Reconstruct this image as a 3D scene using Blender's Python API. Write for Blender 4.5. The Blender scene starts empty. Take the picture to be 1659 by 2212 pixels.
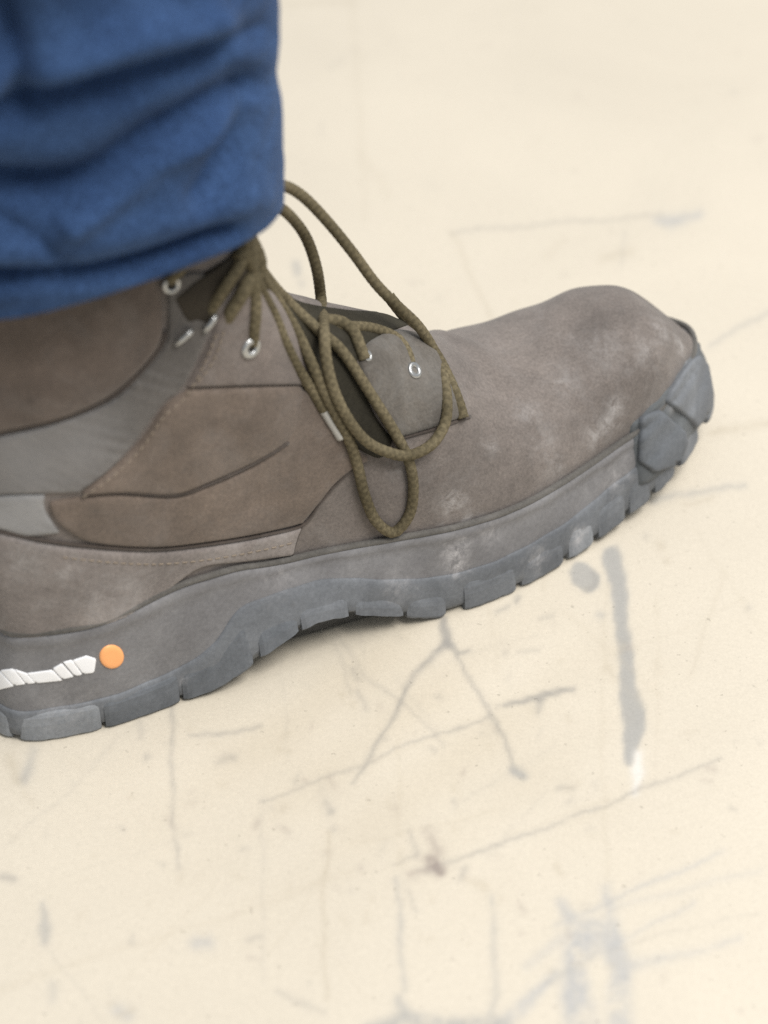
import bpy, math, random
import numpy as np
from mathutils import Vector, Matrix
from mathutils.bvhtree import BVHTree
from mathutils.geometry import delaunay_2d_cdt

random.seed(7); rng = np.random.default_rng(7)
scene = bpy.context.scene
COL = scene.collection
CM = 0.01

# ------------------------------------------------------------------ camera
ELEV = math.radians(42.0); PSI = math.radians(26.0)
CAM = np.array([14.3186, -55.6619, 57.9088])           # cm
FOC = 4967.75                                          # focal length for a 1659 unit wide picture
cam = bpy.data.cameras.new("camera"); camo = bpy.data.objects.new("camera", cam)
COL.objects.link(camo); scene.camera = camo
camo.location = Vector(CAM * CM); camo.rotation_euler = (math.pi / 2 - ELEV, 0, 0)
cam.sensor_fit = 'HORIZONTAL'; cam.sensor_width = 36.0; cam.lens = 36.0 * FOC / 1659.0
cam.clip_start = 0.05; cam.clip_end = 50
cam.dof.use_dof = True; cam.dof.focus_distance = 0.80; cam.dof.aperture_fstop = 8.0

# ------------------------------------------------------------------ world + lamps
world = bpy.data.worlds.new("World"); scene.world = world; world.use_nodes = True
bg = world.node_tree.nodes["Background"]
bg.inputs[0].default_value = (0.90, 0.95, 1.0, 1); bg.inputs[1].default_value = 0.46

def area(name, loc, aim, size, power, col):
    l = bpy.data.lights.new(name, 'AREA'); l.shape = 'RECTANGLE'; l.size = size[0]; l.size_y = size[1]
    l.energy = power; l.color = col
    o = bpy.data.objects.new(name, l); COL.objects.link(o); o.location = loc
    o.rotation_euler = (Vector(aim) - Vector(loc)).to_track_quat('-Z', 'Y').to_euler(); return o
area("ceiling_lamp", (1.05, -0.65, 2.3), (0.2, 0.05, 0), (1.1, 1.1), 57, (1.0, 0.97, 0.93))
area("ceiling_lamp", (1.25, 0.6, 1.95), (0.25, 0.1, 0), (1.1, 1.1), 21, (1.0, 0.97, 0.93))

scene.view_settings.view_transform = 'Standard'; scene.view_settings.look = 'None'
scene.view_settings.exposure = 0.0; scene.view_settings.gamma = 1.0
scene.render.filter_size = 2.0
scene.cycles.use_denoising = False

# ------------------------------------------------------------------ picture <-> place (1659 x 2212 units)
Rv = np.array([1., 0, 0]); Fv = np.array([0, math.cos(ELEV), -math.sin(ELEV)]); Uv = np.cross(Rv, Fv)
Xv = np.array([math.cos(PSI), math.sin(PSI), 0]); Yv = np.array([-math.sin(PSI), math.cos(PSI), 0]); Zv = np.array([0, 0, 1.])
L2W = np.stack([Xv, Yv, Zv], 1)                        # boot-local cm -> place cm
CAML = L2W.T @ CAM
def ray_w(p): return Fv * FOC + Rv * (p[0] - 829.5) - Uv * (p[1] - 1106)
def ray_l(p):
    d = L2W.T @ ray_w(p); return d / np.linalg.norm(d)
def proj_w(P):
    d = np.asarray(P) - CAM; den = d @ Fv
    return np.stack([829.5 + FOC * (d @ Rv) / den, 1106 - FOC * (d @ Uv) / den], -1)
def proj_l(P): return proj_w(np.asarray(P) @ L2W.T)
def un_z(p, z):
    d = ray_l(p); t = (z - CAML[2]) / d[2]; return CAML + t * d

# ------------------------------------------------------------------ material helpers
def new_mat(name):
    m = bpy.data.materials.new(name); m.use_nodes = True; nt = m.node_tree
    return m, nt, nt.nodes["Principled BSDF"]
def N(nt, t, **kw):
    n = nt.nodes.new(t)
    for k, v in kw.items(): setattr(n, k, v)
    return n
def noise(nt, co, scale, detail=4, rough=.6, dist=0.0):
    n = N(nt, 'ShaderNodeTexNoise'); n.inputs['Scale'].default_value = scale
    n.inputs['Detail'].default_value = detail; n.inputs['Roughness'].default_value = rough
    n.inputs['Distortion'].default_value = dist
    nt.links.new(co, n.inputs['Vector']); return n.outputs['Fac']
def ramp(nt, fac, stops):
    r = N(nt, 'ShaderNodeValToRGB'); e = r.color_ramp.elements
    while len(e) > 1: e.remove(e[-1])
    for i, (p, c) in enumerate(stops):
        x = e[0] if i == 0 else e.new(p)
        x.position = p; x.color = (c[0], c[1], c[2], 1) if not isinstance(c, float) else (c, c, c, 1)
    nt.links.new(fac, r.inputs[0]); return r.outputs[0]
def mix(nt, mode, fac, a, b):
    m = N(nt, 'ShaderNodeMix', data_type='RGBA', blend_type=mode)
    for sock, v in ((m.inputs[0], fac), (m.inputs[6], a), (m.inputs[7], b)):
        if isinstance(v, (int, float)): sock.default_value = v
        elif isinstance(v, (tuple, list)): sock.default_value = (v[0], v[1], v[2], 1)
        else: nt.links.new(v, sock)
    return m.outputs[2]
def bump(nt, bsdf, h, strength, dist):
    b = N(nt, 'ShaderNodeBump'); b.inputs['Strength'].default_value = strength; b.inputs['Distance'].default_value = dist
    nt.links.new(h, b.inputs['Height']); nt.links.new(b.outputs[0], bsdf.inputs['Normal'])

def leather(name, col, dust=(0.36, 0.34, 0.33), dust_amt=.35, sheen=.15, grain=1.0, even=False):
    m, nt, b = new_mat(name)
    co = N(nt, 'ShaderNodeTexCoord').outputs['Object']
    big = noise(nt, co, 22, 5, .62, .4); mid = noise(nt, co, 95, 4, .65); fine = noise(nt, co, 900, 3, .7)
    c = mix(nt, 'MIX', ramp(nt, big, [(.35, 0.0), (.68, 1.0)]), tuple(x * .78 for x in col), tuple(min(1, x * 1.22) for x in col))
    c = mix(nt, 'MULTIPLY', .55, c, ramp(nt, mid, [(.25, .62), (.7, 1.15)]))
    c = mix(nt, 'MULTIPLY', .5 * grain, c, ramp(nt, fine, [(.3, .55), (.7, 1.35)]))
    d = N(nt, 'ShaderNodeMath', operation='MULTIPLY'); d.inputs[1].default_value = dust_amt
    nt.links.new(ramp(nt, noise(nt, co, 38, 6, .7, .8), [(.5, 0.0), (.72, 1.0)]), d.inputs[0])
    c = mix(nt, 'MIX', d.outputs[0], c, dust)
    at = N(nt, 'ShaderNodeAttribute', attribute_name='scuff_sheen')
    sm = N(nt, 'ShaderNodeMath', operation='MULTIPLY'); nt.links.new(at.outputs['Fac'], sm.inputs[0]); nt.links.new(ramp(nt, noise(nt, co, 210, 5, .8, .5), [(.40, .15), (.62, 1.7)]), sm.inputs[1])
    c = mix(nt, 'MIX', at.outputs['Fac'] if even else sm.outputs[0], c, (0.42, 0.415, 0.42) if even else (0.50, 0.48, 0.47))  # even: smooth pale sheen put into the colour, instead of patchy scuffs
    nt.links.new(c, b.inputs['Base Color'])
    b.inputs['Roughness'].default_value = .78; b.inputs['Specular IOR Level'].default_value = .25
    b.inputs['Sheen Weight'].default_value = sheen; b.inputs['Sheen Roughness'].default_value = .6
    ad = N(nt, 'ShaderNodeMath', operation='ADD'); nt.links.new(mid, ad.inputs[0]); nt.links.new(fine, ad.inputs[1])
    bump(nt, b, ad.outputs[0], .35, .0006)
    return m

def rubber(name, col, light=(0.34, 0.355, 0.375), rough=.7):
    m, nt, b = new_mat(name)
    co = N(nt, 'ShaderNodeTexCoord').outputs['Object']
    big = noise(nt, co, 30, 6, .65, .6); fine = noise(nt, co, 700, 3, .7)
    c = mix(nt, 'MIX', ramp(nt, big, [(.42, 0.0), (.75, 1.0)]), col, light)
    c = mix(nt, 'MULTIPLY', .35, c, ramp(nt, fine, [(.3, .6), (.7, 1.3)]))
    at = N(nt, 'ShaderNodeAttribute', attribute_name='scuff_sheen')
    sm = N(nt, 'ShaderNodeMath', operation='MULTIPLY'); nt.links.new(at.outputs['Fac'], sm.inputs[0]); nt.links.new(ramp(nt, noise(nt, co, 210, 5, .8, .5), [(.40, .15), (.62, 1.7)]), sm.inputs[1])
    c = mix(nt, 'MIX', sm.outputs[0], c, (0.58, 0.56, 0.56))
    nt.links.new(c, b.inputs['Base Color']); b.inputs['Roughness'].default_value = rough
    b.inputs['Specular IOR Level'].default_value = .35
    bump(nt, b, noise(nt, co, 160, 5, .7), .3, .0006)
    return m

def plain(name, col, rough=.5, metal=0.0, var=.25, scale=120):
    m, nt, b = new_mat(name)
    co = N(nt, 'ShaderNodeTexCoord').outputs['Object']
    f = noise(nt, co, scale, 4, .6)
    nt.links.new(mix(nt, 'MULTIPLY', var, col, ramp(nt, f, [(.3, .6), (.7, 1.3)])), b.inputs['Base Color'])
    b.inputs['Roughness'].default_value = rough; b.inputs['Metallic'].default_value = metal
    bump(nt, b, f, .15, .0003)
    return m

M = {}
M['vamp'] = leather('vamp_nubuck', (0.178, 0.152, 0.136), dust_amt=.2)
M['quarter'] = leather('quarter_nubuck', (0.155, 0.119, 0.094), dust_amt=.12)
M['eyestay'] = leather('eyestay_nubuck', (0.180, 0.148, 0.130), dust_amt=.22)
M['collar'] = leather('collar_nubuck', (0.115, 0.088, 0.072), dust_amt=.12)
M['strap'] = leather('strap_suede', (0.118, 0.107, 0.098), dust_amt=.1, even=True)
M['heel_suede'] = leather('heel_suede', (0.190, 0.180, 0.178), dust=(.30, .29, .29), dust_amt=.6)
M['pale'] = leather('sheen_suede', (0.19, 0.185, 0.178), dust=(.32, .315, .305), dust_amt=.2, even=True)  # pale tone imitates light catching the heel leather
M['rand'] = leather('rand_nubuck', (0.235, 0.205, 0.190), dust_amt=.5)
M['front_eyestay'] = leather('front_eyestay_nubuck', (0.122, 0.108, 0.092), dust=(.24, .235, .225), dust_amt=.35)
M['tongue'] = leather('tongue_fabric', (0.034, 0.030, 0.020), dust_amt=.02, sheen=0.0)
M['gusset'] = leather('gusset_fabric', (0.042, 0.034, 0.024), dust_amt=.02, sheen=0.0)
M['seam'] = leather('seam_binding', (0.075, 0.058, 0.048), dust_amt=.1)
M['welt'] = leather('welt_binding', (0.115, 0.108, 0.098), dust_amt=.2)
M['midsole'] = rubber('midsole_foam', (0.172, 0.168, 0.172), light=(.25, .246, .25))
M['outsole'] = rubber('outsole_rubber', (0.124, 0.132, 0.144), light=(.21, .222, .24))
M['lug'] = rubber('lug_rubber', (0.130, 0.139, 0.152), light=(.24, .252, .27))
M['bumper'] = rubber('bumper_rubber', (0.085, 0.093, 0.099), light=(.165, .176, .185))
M['lug_light'] = rubber('dusty_lug_rubber', (0.195, 0.208, 0.225), light=(.32, .335, .355))
M['lug_dark'] = rubber('dark_lug_rubber', (0.095, 0.104, 0.115), light=(.17, .182, .20))
M['metal'] = plain('eyelet_metal', (0.46, 0.465, 0.46), .36, .9, .3)
M['hole'] = plain('eyelet_shadow', (0.03, 0.026, 0.02), .9)
M['thread'] = plain('stitch_thread', (0.27, 0.22, 0.17), .8)
M['aglet'] = plain('aglet_plastic', (0.42, 0.41, 0.38), .35)
M['white'] = plain('reflective_white', (0.97, 0.97, 0.98), .5, 0, .05)
M['orange'] = plain('orange_plastic', (1.0, 0.45, 0.17), .45, 0, .08)

def lace_mat():
    m, nt, b = new_mat('lace_cord')
    uv = N(nt, 'ShaderNodeUVMap').outputs[0]
    mp = N(nt, 'ShaderNodeMapping'); nt.links.new(uv, mp.inputs[0]); mp.inputs['Scale'].default_value = (1, 1, 1)
    co = N(nt, 'ShaderNodeTexCoord').outputs['Object']
    n1 = noise(nt, co, 60, 4, .6); n2 = noise(nt, co, 1100, 2, .6)
    c = mix(nt, 'MIX', ramp(nt, n1, [(.35, 0.0), (.65, 1.0)]), (0.092, 0.076, 0.044), (0.168, 0.140, 0.086))
    c = mix(nt, 'MULTIPLY', .5, c, ramp(nt, n2, [(.3, .55), (.7, 1.35)]))
    ch = N(nt, 'ShaderNodeTexChecker'); ch.inputs['Scale'].default_value = 1.0
    mp.inputs['Scale'].default_value = (7.0, 6.0, 1); mp.inputs['Rotation'].default_value = (0, 0, 0)
    nt.links.new(mp.outputs[0], ch.inputs['Vector'])
    c = mix(nt, 'MULTIPLY', .35, c, ramp(nt, ch.outputs['Fac'], [(0, .5), (1, 1.25)]))
    nt.links.new(c, b.inputs['Base Color']); b.inputs['Roughness'].default_value = .85
    b.inputs['Specular IOR Level'].default_value = .2
    return m
M['lace'] = lace_mat()

def cloth_mat():
    m, nt, b = new_mat('blue_twill')
    co = N(nt, 'ShaderNodeTexCoord').outputs['Object']
    n1 = noise(nt, co, 20, 6, .68, .6); n2 = noise(nt, co, 300, 5, .8); n3 = noise(nt, co, 1100, 2, .7)
    c = mix(nt, 'MIX', ramp(nt, n1, [(.3, 0.0), (.7, 1.0)]), (0.021, 0.046, 0.114), (0.041, 0.082, 0.182))
    c = mix(nt, 'MULTIPLY', .40, c, ramp(nt, n2, [(.3, .62), (.72, 1.32)]))
    c = mix(nt, 'MULTIPLY', .85, c, ramp(nt, n3, [(.32, .35), (.68, 1.6)]))
    nt.links.new(c, b.inputs['Base Color']); b.inputs['Roughness'].default_value = .9
    b.inputs['Specular IOR Level'].default_value = .12; b.inputs['Sheen Weight'].default_value = .06
    b.inputs['Sheen Roughness'].default_value = .5; b.inputs['Sheen Tint'].default_value = (.55, .7, 1, 1)
    bump(nt, b, n2, .25, .0004)
    return m
M['cloth'] = cloth_mat()

# ------------------------------------------------------------------ mesh helpers (boot-local cm)
def make(name, V, F, mat, parent=None, smooth=True, uv=None):
    me = bpy.data.meshes.new(name)
    me.from_pydata([tuple(v) for v in (np.asarray(V) * CM)], [], [tuple(int(i) for i in f) for f in F])
    if smooth: me.polygons.foreach_set('use_smooth', [True] * len(me.polygons))
    me.materials.append(mat); me.update()
    if uv is not None:
        lay = me.uv_layers.new(name='UVMap')
        idx = np.zeros(len(me.loops), int); me.loops.foreach_get('vertex_index', idx)
        lay.data.foreach_set('uv', np.asarray(uv)[idx].ravel())
    o = bpy.data.objects.new(name, me); COL.objects.link(o)
    if parent: o.parent = parent
    return o
def paint_scuff_sheen(o, spots):  # worn spots; on strap and heel piece the painted sheen
    me = o.data; n = len(me.vertices); co = np.zeros(n * 3); me.vertices.foreach_get('co', co); co = co.reshape(-1, 3) / CM
    v = np.zeros(n)
    for c, r, s in spots:
        d = np.linalg.norm(co - np.asarray(c), axis=1)
        wob = 1 + .35 * np.sin(co[:, 0] * 9 + co[:, 2] * 13) * np.sin(co[:, 1] * 11 + 2)
        v = np.maximum(v, s * np.exp(-(d * wob / r) ** 2))
    a = me.attributes.new('scuff_sheen', 'FLOAT', 'POINT'); a.data.foreach_set('value', v)
def catmull(P, n=8, closed=False):
    P = np.asarray(P, float); m = len(P); out = []
    rngi = range(m) if closed else range(m - 1)
    for i in rngi:
        if closed: p0, p1, p2, p3 = P[(i - 1) % m], P[i], P[(i + 1) % m], P[(i + 2) % m]
        else: p0, p1, p2, p3 = P[max(i - 1, 0)], P[i], P[i + 1], P[min(i + 2, m - 1)]
        for k in range(n):
            t = k / n
            out.append(.5 * ((2 * p1) + (-p0 + p2) * t + (2 * p0 - 5 * p1 + 4 * p2 - p3) * t * t + (-p0 + 3 * p1 - 3 * p2 + p3) * t ** 3))
    if not closed: out.append(P[-1])
    return np.array(out)
def resample(P, step, closed=False):
    P = np.asarray(P, float)
    if closed: P = np.vstack([P, P[:1]])
    d = np.r_[0, np.cumsum(np.linalg.norm(np.diff(P, axis=0), axis=1))]
    n = max(2, int(round(d[-1] / step))); s = np.linspace(0, d[-1], n + 1)
    if closed: s = s[:-1]
    return np.stack([np.interp(s, d, P[:, k]) for k in range(P.shape[1])], 1)
def smooth_interp(xs, tab):
    t = np.asarray(tab, float); c = catmull(t, 12); return np.interp(xs, c[:, 0], c[:, 1])
def grid_faces(nu, nv, close_v=False):
    F = []
    for i in range(nu - 1):
        for j in range(nv if close_v else nv - 1):
            a = i * nv + j; b = i * nv + (j + 1) % nv; F.append((a, b, b + nv, a + nv))
    return F

# ------------------------------------------------------------------ floor
def seg_dist(Q, pts):
    """distance and interpolated value along a polyline with columns x,y,(w)"""
    best = np.full(len(Q), 1e9); val = np.zeros(len(Q))
    for a, b in zip(pts[:-1], pts[1:]):
        ab = b[:2] - a[:2]; t = np.clip(((Q - a[:2]) @ ab) / max(ab @ ab, 1e-9), 0, 1)
        d = np.linalg.norm(Q - (a[:2] + t[:, None] * ab), axis=1); w = a[2] + (b[2] - a[2]) * t
        k = d - w / 2 < best; best = np.where(k, d - w / 2, best); val = np.where(k, w, val)
    return best, val
def vnoise(Q, sc, seed):
    L = np.random.default_rng(seed).random((64, 64)); q = Q / sc; i = np.floor(q).astype(int); f = q - i; f = f * f * (3 - 2 * f)
    a = L[i[:, 0] % 64, i[:, 1] % 64]; b = L[(i[:, 0] + 1) % 64, i[:, 1] % 64]; c = L[i[:, 0] % 64, (i[:, 1] + 1) % 64]; d = L[(i[:, 0] + 1) % 64, (i[:, 1] + 1) % 64]
    return (a * (1 - f[:, 0]) + b * f[:, 0]) * (1 - f[:, 1]) + (c * (1 - f[:, 0]) + d * f[:, 0]) * f[:, 1]
def build_floor():
    step = .09
    xs = np.r_[-250, -150, -80, -40, -20, np.arange(-9, 37.5, step), 45, 60, 100, 180, 280]
    ys = np.r_[-200, -120, -60, -30, np.arange(-18, 51, step), 58, 75, 110, 180, 280]
    X, Y = np.meshgrid(xs, ys, indexing='ij'); W = np.stack([X.ravel(), Y.ravel(), np.zeros(X.size)], 1)
    Q = proj_w(W)
    ins = (Q[:, 0] > -150) & (Q[:, 0] < 1810) & (Q[:, 1] > -150) & (Q[:, 1] < 2360)
    idx = np.where(ins)[0]; q = Q[idx]
    # warp so that no mark is ruler-straight
    q = q + np.stack([2.6 * np.sin(q[:, 1] / 23 + np.sin(q[:, 0] / 31)) + 1.3 * np.sin(q[:, 1] / 7.3 + q[:, 0] / 9.1),
                      2.6 * np.sin(q[:, 0] / 27 + np.sin(q[:, 1] / 37)) + 1.3 * np.sin(q[:, 0] / 6.7 - q[:, 1] / 8.3)], 1)
    col = np.tile(np.array([0.665, 0.604, 0.500]), (len(W), 1))
    c = col[idx]
    G1 = np.array([.34, .325, .30]); G2 = np.array([.405, .395, .37]); BR = np.array([.34, .29, .26]); BL = np.array([.475, .465, .445]); WH = np.array([.80, .79, .77])
    TN = np.array([.52, .46, .36])
    NO = .6 * (vnoise(q, 34, 1) - .5) + .5 * (vnoise(q, 15, 2) - .5) + .35 * (vnoise(q, 7, 3) - .5)
    def stain(pts, colr, s, soft=7, brk=0.0, ph=0.0):
        nonlocal c
        pts = np.array([(p[0], p[1], p[2] * 1.1 + .6) for p in pts], float)
        if len(pts) == 1: pts = np.vstack([pts, pts + [[.5, .5, 0]]])
        lo = pts[:, :2].min(0) - 70; hi = pts[:, :2].max(0) + 70
        k = np.where(((q > lo) & (q < hi)).all(1))[0]
        if len(k) == 0: return
        d, w = seg_dist(q[k], pts); d = d + NO[k] * (1.5 + .22 * w) * (1 if brk > 0 else .4)
        a = min(1, s * 1.15) / (1 + np.exp(np.clip(d / (soft * .38), -30, 30)))
        mod = 1 + brk * (NO[k] * 2.6)
        a = np.clip(a * np.clip(mod, 0, 1.6), 0, 1)[:, None]
        c[k] = c[k] * (1 - a) + colr * a
    S = stain
    S([(1322, 1198, 36), (1334, 1260, 34), (1345, 1350, 26), (1352, 1430, 30), (1360, 1500, 38), (1370, 1560, 46), (1366, 1600, 36), (1360, 1648, 14)], G2, .85, 7)
    S([(1380, 1630, 10), (1376, 1668, 20), (1370, 1715, 8)], WH, .55, 10)
    S([(1256, 1241, 52), (1267, 1251, 52)], G2, .8, 5); S([(1282, 1232, 8), (1286, 1262, 10), (1262, 1276, 8)], G1, .5, 8)
    S([(1090, 1525, 8), (1150, 1507, 13), (1190, 1499, 14), (1240, 1490, 9)], G1, .6, 6, .3); S([(1168, 1508, 12), (1160, 1536, 7)], G1, .5, 7)
    S([(960, 1340, 16), (966, 1388, 20)], G1, .75, 7); S([(955, 1393, 13), (900, 1450, 8), (868, 1512, 9), (830, 1580, 6), (790, 1650, 5), (760, 1690, 3)], G1, .62, 7, .3)
    S([(966, 1385, 14), (985, 1410, 12), (1012, 1406, 5)], G1, .6, 6); S([(985, 1415, 5), (1040, 1510, 7), (1060, 1550, 13), (1090, 1600, 7), (1112, 1650, 7)], G1, .5, 6, .25, 1)
    S([(1112, 1664, 18), (1130, 1672, 16)], G2, .8, 8)
    S([(560, 1735, 3), (650, 1700, 4), (790, 1650, 4), (860, 1615, 4), (1050, 1552, 5)], G1, .42, 6, .3)
    S([(900, 1880, 2), (960, 1862, 7), (1050, 1835, 7), (1200, 1780, 5), (1300, 1742, 5), (1420, 1690, 6), (1560, 1640, 2)], G1, .42, 7, .4)
    S([(930, 1862, 26), (950, 1880, 22)], BR, .85, 9, .5); S([(925, 1800, 14), (945, 1840, 18)], BR, .4, 12, .5); S([(885, 1795, 5), (900, 1850, 9)], G1, .38, 8, .4)
    S([(885, 1890, 7), (925, 1878, 9)], BR, .45, 7); S([(1005, 1875, 10), (998, 1898, 9)], G1, .42, 9); S([(1010, 1900, 6), (1050, 1920, 12)], TN, .5, 12); S([(850, 1870, 3), (890, 1850, 5)], G1, .35, 6)
    S([(370, 1510, 9), (372, 1600, 8), (372, 1750, 5), (385, 1880, 5)], G1, .38, 7, .4)
    S([(858, 1900, 5), (864, 2000, 8), (872, 2140, 6)], G2, .5, 9, .4); S([(884, 1925, 4), (898, 1970, 6)], G1, .3, 8)
    S([(1062, 1940, 5), (1068, 2050, 10), (1070, 2150, 12), (1060, 2215, 12)], G2, .42, 10, .4)
    S([(712, 1800, 3), (697, 1950, 4), (705, 2160, 4)], TN, .5, 9, .4); S([(1310, 1260, 2), (1300, 1600, 2), (1312, 1900, 3)], TN, .3, 10, .3)
    S([(862, 1600, 2), (862, 1800, 3)], TN, .3, 9, .4)
    S([(1212, 1955, 22), (1230, 1985, 24)], BL, .65, 10, .3); S([(1310, 1915, 10), (1322, 2000, 22), (1340, 2085, 42), (1335, 2150, 44), (1345, 2215, 48)], BL, .62, 14, .6, 1)
    S([(1260, 2020, 60), (1245, 2080, 55), (1240, 2150, 56), (1262, 2215, 70)], BL, .62, 16, .6, 2); S([(1290, 2010, 50), (1330, 2060, 50)], BL, .5, 16, .6)
    S([(1340, 2090, 30), (1400, 2080, 20), (1450, 2068, 10), (1600, 2030, 5)], BL, .4, 14, .5)
    S([(1285, 2085, 40), (1300, 2105, 36)], col[0], .75, 16); S([(1280, 2200, 40)], col[0], .5, 18)
    S([(1085, 2215, 26), (1130, 2170, 30), (1195, 2105, 16)], BL, .6, 12, .6); S([(1185, 2125, 8), (1280, 2070, 6)], G2, .4, 10)
    S([(800, 2222, 22), (880, 2206, 34), (960, 2214, 30), (1090, 2218, 30)], G2, .7, 14, .5); S([(860, 2160, 12), (880, 2200, 18)], G2, .6, 10)
    S([(1210, 2030, 18), (1140, 2085, 10)], BL, .4, 14); S([(1200, 1870, 8), (1215, 1890, 6)], TN, .5, 9)
    S([(1290, 1400, 2), (1470, 1640, 2)], TN, .12, 12)
    S([(92, 1950, 6), (95, 2000, 20), (98, 2035, 14)], G2, .62, 10); S([(112, 2125, 14), (112, 2155, 14)], G2, .35, 12); S([(5, 1895, 12), (32, 1902, 12)], G1, .5, 9)
    S([(75, 1620, 10), (62, 1655, 16), (48, 1685, 18)], G2, .55, 12, .4); S([(20, 1640, 14), (35, 1690, 10)], TN, .55, 16, .5)
    S([(425, 2040, 20), (450, 2036, 22)], BL, .6, 14); S([(470, 1642, 12), (505, 1636, 14)], G1, .38, 10, .6); S([(320, 1634, 11)], G1, .45, 9); S([(300, 1560, 8), (303, 1590, 6)], G1, .3, 9)
    S([(410, 1592, 4), (470, 1584, 8), (560, 1572, 6)], G1, .42, 7, .4); S([(714, 1756, 13)], G1, .5, 8); S([(535, 2030, 8), (560, 2026, 8)], G1, .35, 10)
    S([(255, 2180, 20), (275, 2190, 24)], BL, .6, 16); S([(600, 2140, 8), (660, 2170, 10), (700, 2190, 5)], G1, .3, 9)
    S([(760, 1500, 2), (720, 1380, 3)], G1, .3, 8); S([(720, 1360, 3), (790, 1460, 4), (870, 1520, 5), (960, 1610, 2)], G1, .3, 7, .3); S([(760, 1445, 11), (775, 1465, 8)], G1, .4, 9); S([(775, 1490, 7), (790, 1530, 6)], G1, .35, 9)
    S([(1115, 1290, 9), (1112, 1300, 9)], G1, .55, 7); S([(1075, 1325, 5), (1095, 1312, 6)], G1, .45, 7); S([(1298, 1330, 13)], G2, .5, 9); S([(1170, 1335, 4), (1195, 1328, 5)], G1, .35, 8)
    S([(1120, 1405, 4), (1160, 1402, 5)], G1, .3, 8); S([(1430, 1180, 14)], TN, .5, 12); S([(1395, 1160, 8)], G1, .3, 9); S([(1440, 1210, 8)], TN, .5, 9); S([(1620, 1315, 10)], G1, .32, 9)
    S([(1205, 1705, 7), (1235, 1703, 8)], G1, .4, 8); S([(1310, 1440, 14), (1330, 1470, 4)], TN, .35, 9)
    S([(640, 570, 13), (646, 586, 13)], G2, .6, 8); S([(652, 610, 10)], G2, .45, 9); S([(975, 502, 4), (1200, 482, 4), (1430, 466, 5)], G1, .34, 7, .3); S([(1420, 478, 8), (1450, 478, 20), (1510, 462, 10)], BL, .75, 12, .3)
    S([(975, 500, 2), (1030, 620, 3), (1060, 690, 3)], TN, .45, 9); S([(1536, 750, 4), (1600, 706, 4), (1680, 660, 3)], G2, .5, 9); S([(1540, 936, 6), (1600, 926, 8), (1680, 905, 8)], TN, .6, 12, .4)
    S([(1410, 1085, 10), (1460, 1068, 9), (1610, 1050, 5)], G2, .6, 9, .3); S([(1480, 1090, 3), (1540, 1075, 3)], TN, .5, 9); S([(1300, 555, 12), (1360, 545, 9)], TN, .4, 12)
    S([(760, -40, 3), (790, 470, 3)], TN, .25, 12); S([(610, 6, 6), (760, 6, 5)], TN, .4, 12); S([(780, 330, 5), (840, 420, 3)], TN, .22, 14); S([(1180, 555, 10), (1215, 520, 6)], TN, .25, 14)
    S([(1350, 500, 4), (1340, 570, 5)], G1, .2, 9); S([(0, 2140, 9), (130, 2090, 3), (560, 1960, 2), (760, 1880, 2)], TN, .25, 11, .4); S([(1490, 1460, 3), (1560, 1250, 2)], TN, .3, 9); S([(1220, 1320, 3), (1420, 1500, 2)], TN, .2, 9)
    S([(1200, 2000, 4), (1560, 1840, 3)], BL, .6, 10, .4); S([(1250, 2080, 4), (1500, 1950, 3)], BL, .5, 10, .4); S([(1330, 1960, 4), (1640, 1880, 2)], BL, .4, 12, .3); pass
    r = np.random.default_rng(11)
    for _ in range(330):                                # small scuffs and specks, thicker in the worn middle
        x, y = (r.uniform(-100, 1700), r.uniform(-100, 2300)) if r.random() < .45 else (r.normal(800, 380), r.normal(1650, 260))
        a = r.uniform(0, 6.28); ln = abs(r.normal(0, 14)); s = r.uniform(.06, .34)
        S([(x, y, r.uniform(2, 11)), (x + ln * math.cos(a), y + ln * math.sin(a), r.uniform(2, 9))], [G1, TN, BR, TN][r.integers(4)], s * (1 if y > 1100 else .5), r.uniform(6, 13), .6, r.uniform(0, 6))
    for _ in range(46):                                 # long faint scratches
        x, y = r.uniform(-60, 1500), r.uniform(900, 2250); ln = r.uniform(80, 420)
        a = math.radians([-20, -20, 88, 50, -45][r.integers(5)] + r.normal(0, 7))
        S([(x, y, 1.5), (x + ln * .5 * math.cos(a), y + ln * .5 * math.sin(a) + r.normal(0, 8), 3), (x + ln * math.cos(a), y + ln * math.sin(a), 1.5)], [G1, TN][r.integers(2)], r.uniform(.06, .2), r.uniform(5, 9), .6, r.uniform(0, 6))
    # broad mottled patch, slightly darker and yellower
    tr = np.exp(-(((q[:, 0] - 820) / 520) ** 2 + ((q[:, 1] - 1560) / 330) ** 2))
    tr *= 1 + .4 * np.sin(q[:, 0] / 83 + 1) * np.sin(q[:, 1] / 61) + .3 * np.sin(q[:, 0] / 37 + q[:, 1] / 29)
    c = c * (1 - np.clip(tr, 0, 1.4)[:, None] * np.array([.055, .065, .085]))
    col[idx] = np.clip(c, 0, 1)
    nx, ny = len(xs), len(ys)
    I = np.arange(nx * ny).reshape(nx, ny)
    quads = np.stack([I[:-1, :-1], I[1:, :-1], I[1:, 1:], I[:-1, 1:]], -1).reshape(-1, 4)
    me = bpy.data.meshes.new('floor'); me.vertices.add(nx * ny); me.vertices.foreach_set('co', (W * CM).ravel())
    me.loops.add(quads.size); me.loops.foreach_set('vertex_index', quads.ravel())
    me.polygons.add(len(quads)); me.polygons.foreach_set('loop_start', np.arange(0, quads.size, 4)); me.polygons.foreach_set('loop_total', np.full(len(quads), 4))
    me.update(); me.validate()
    at = me.attributes.new('wear', 'FLOAT_COLOR', 'POINT'); at.data.foreach_set('color', np.c_[col, np.ones(len(col))].ravel())
    m, nt, b = new_mat('painted_floor')
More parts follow.
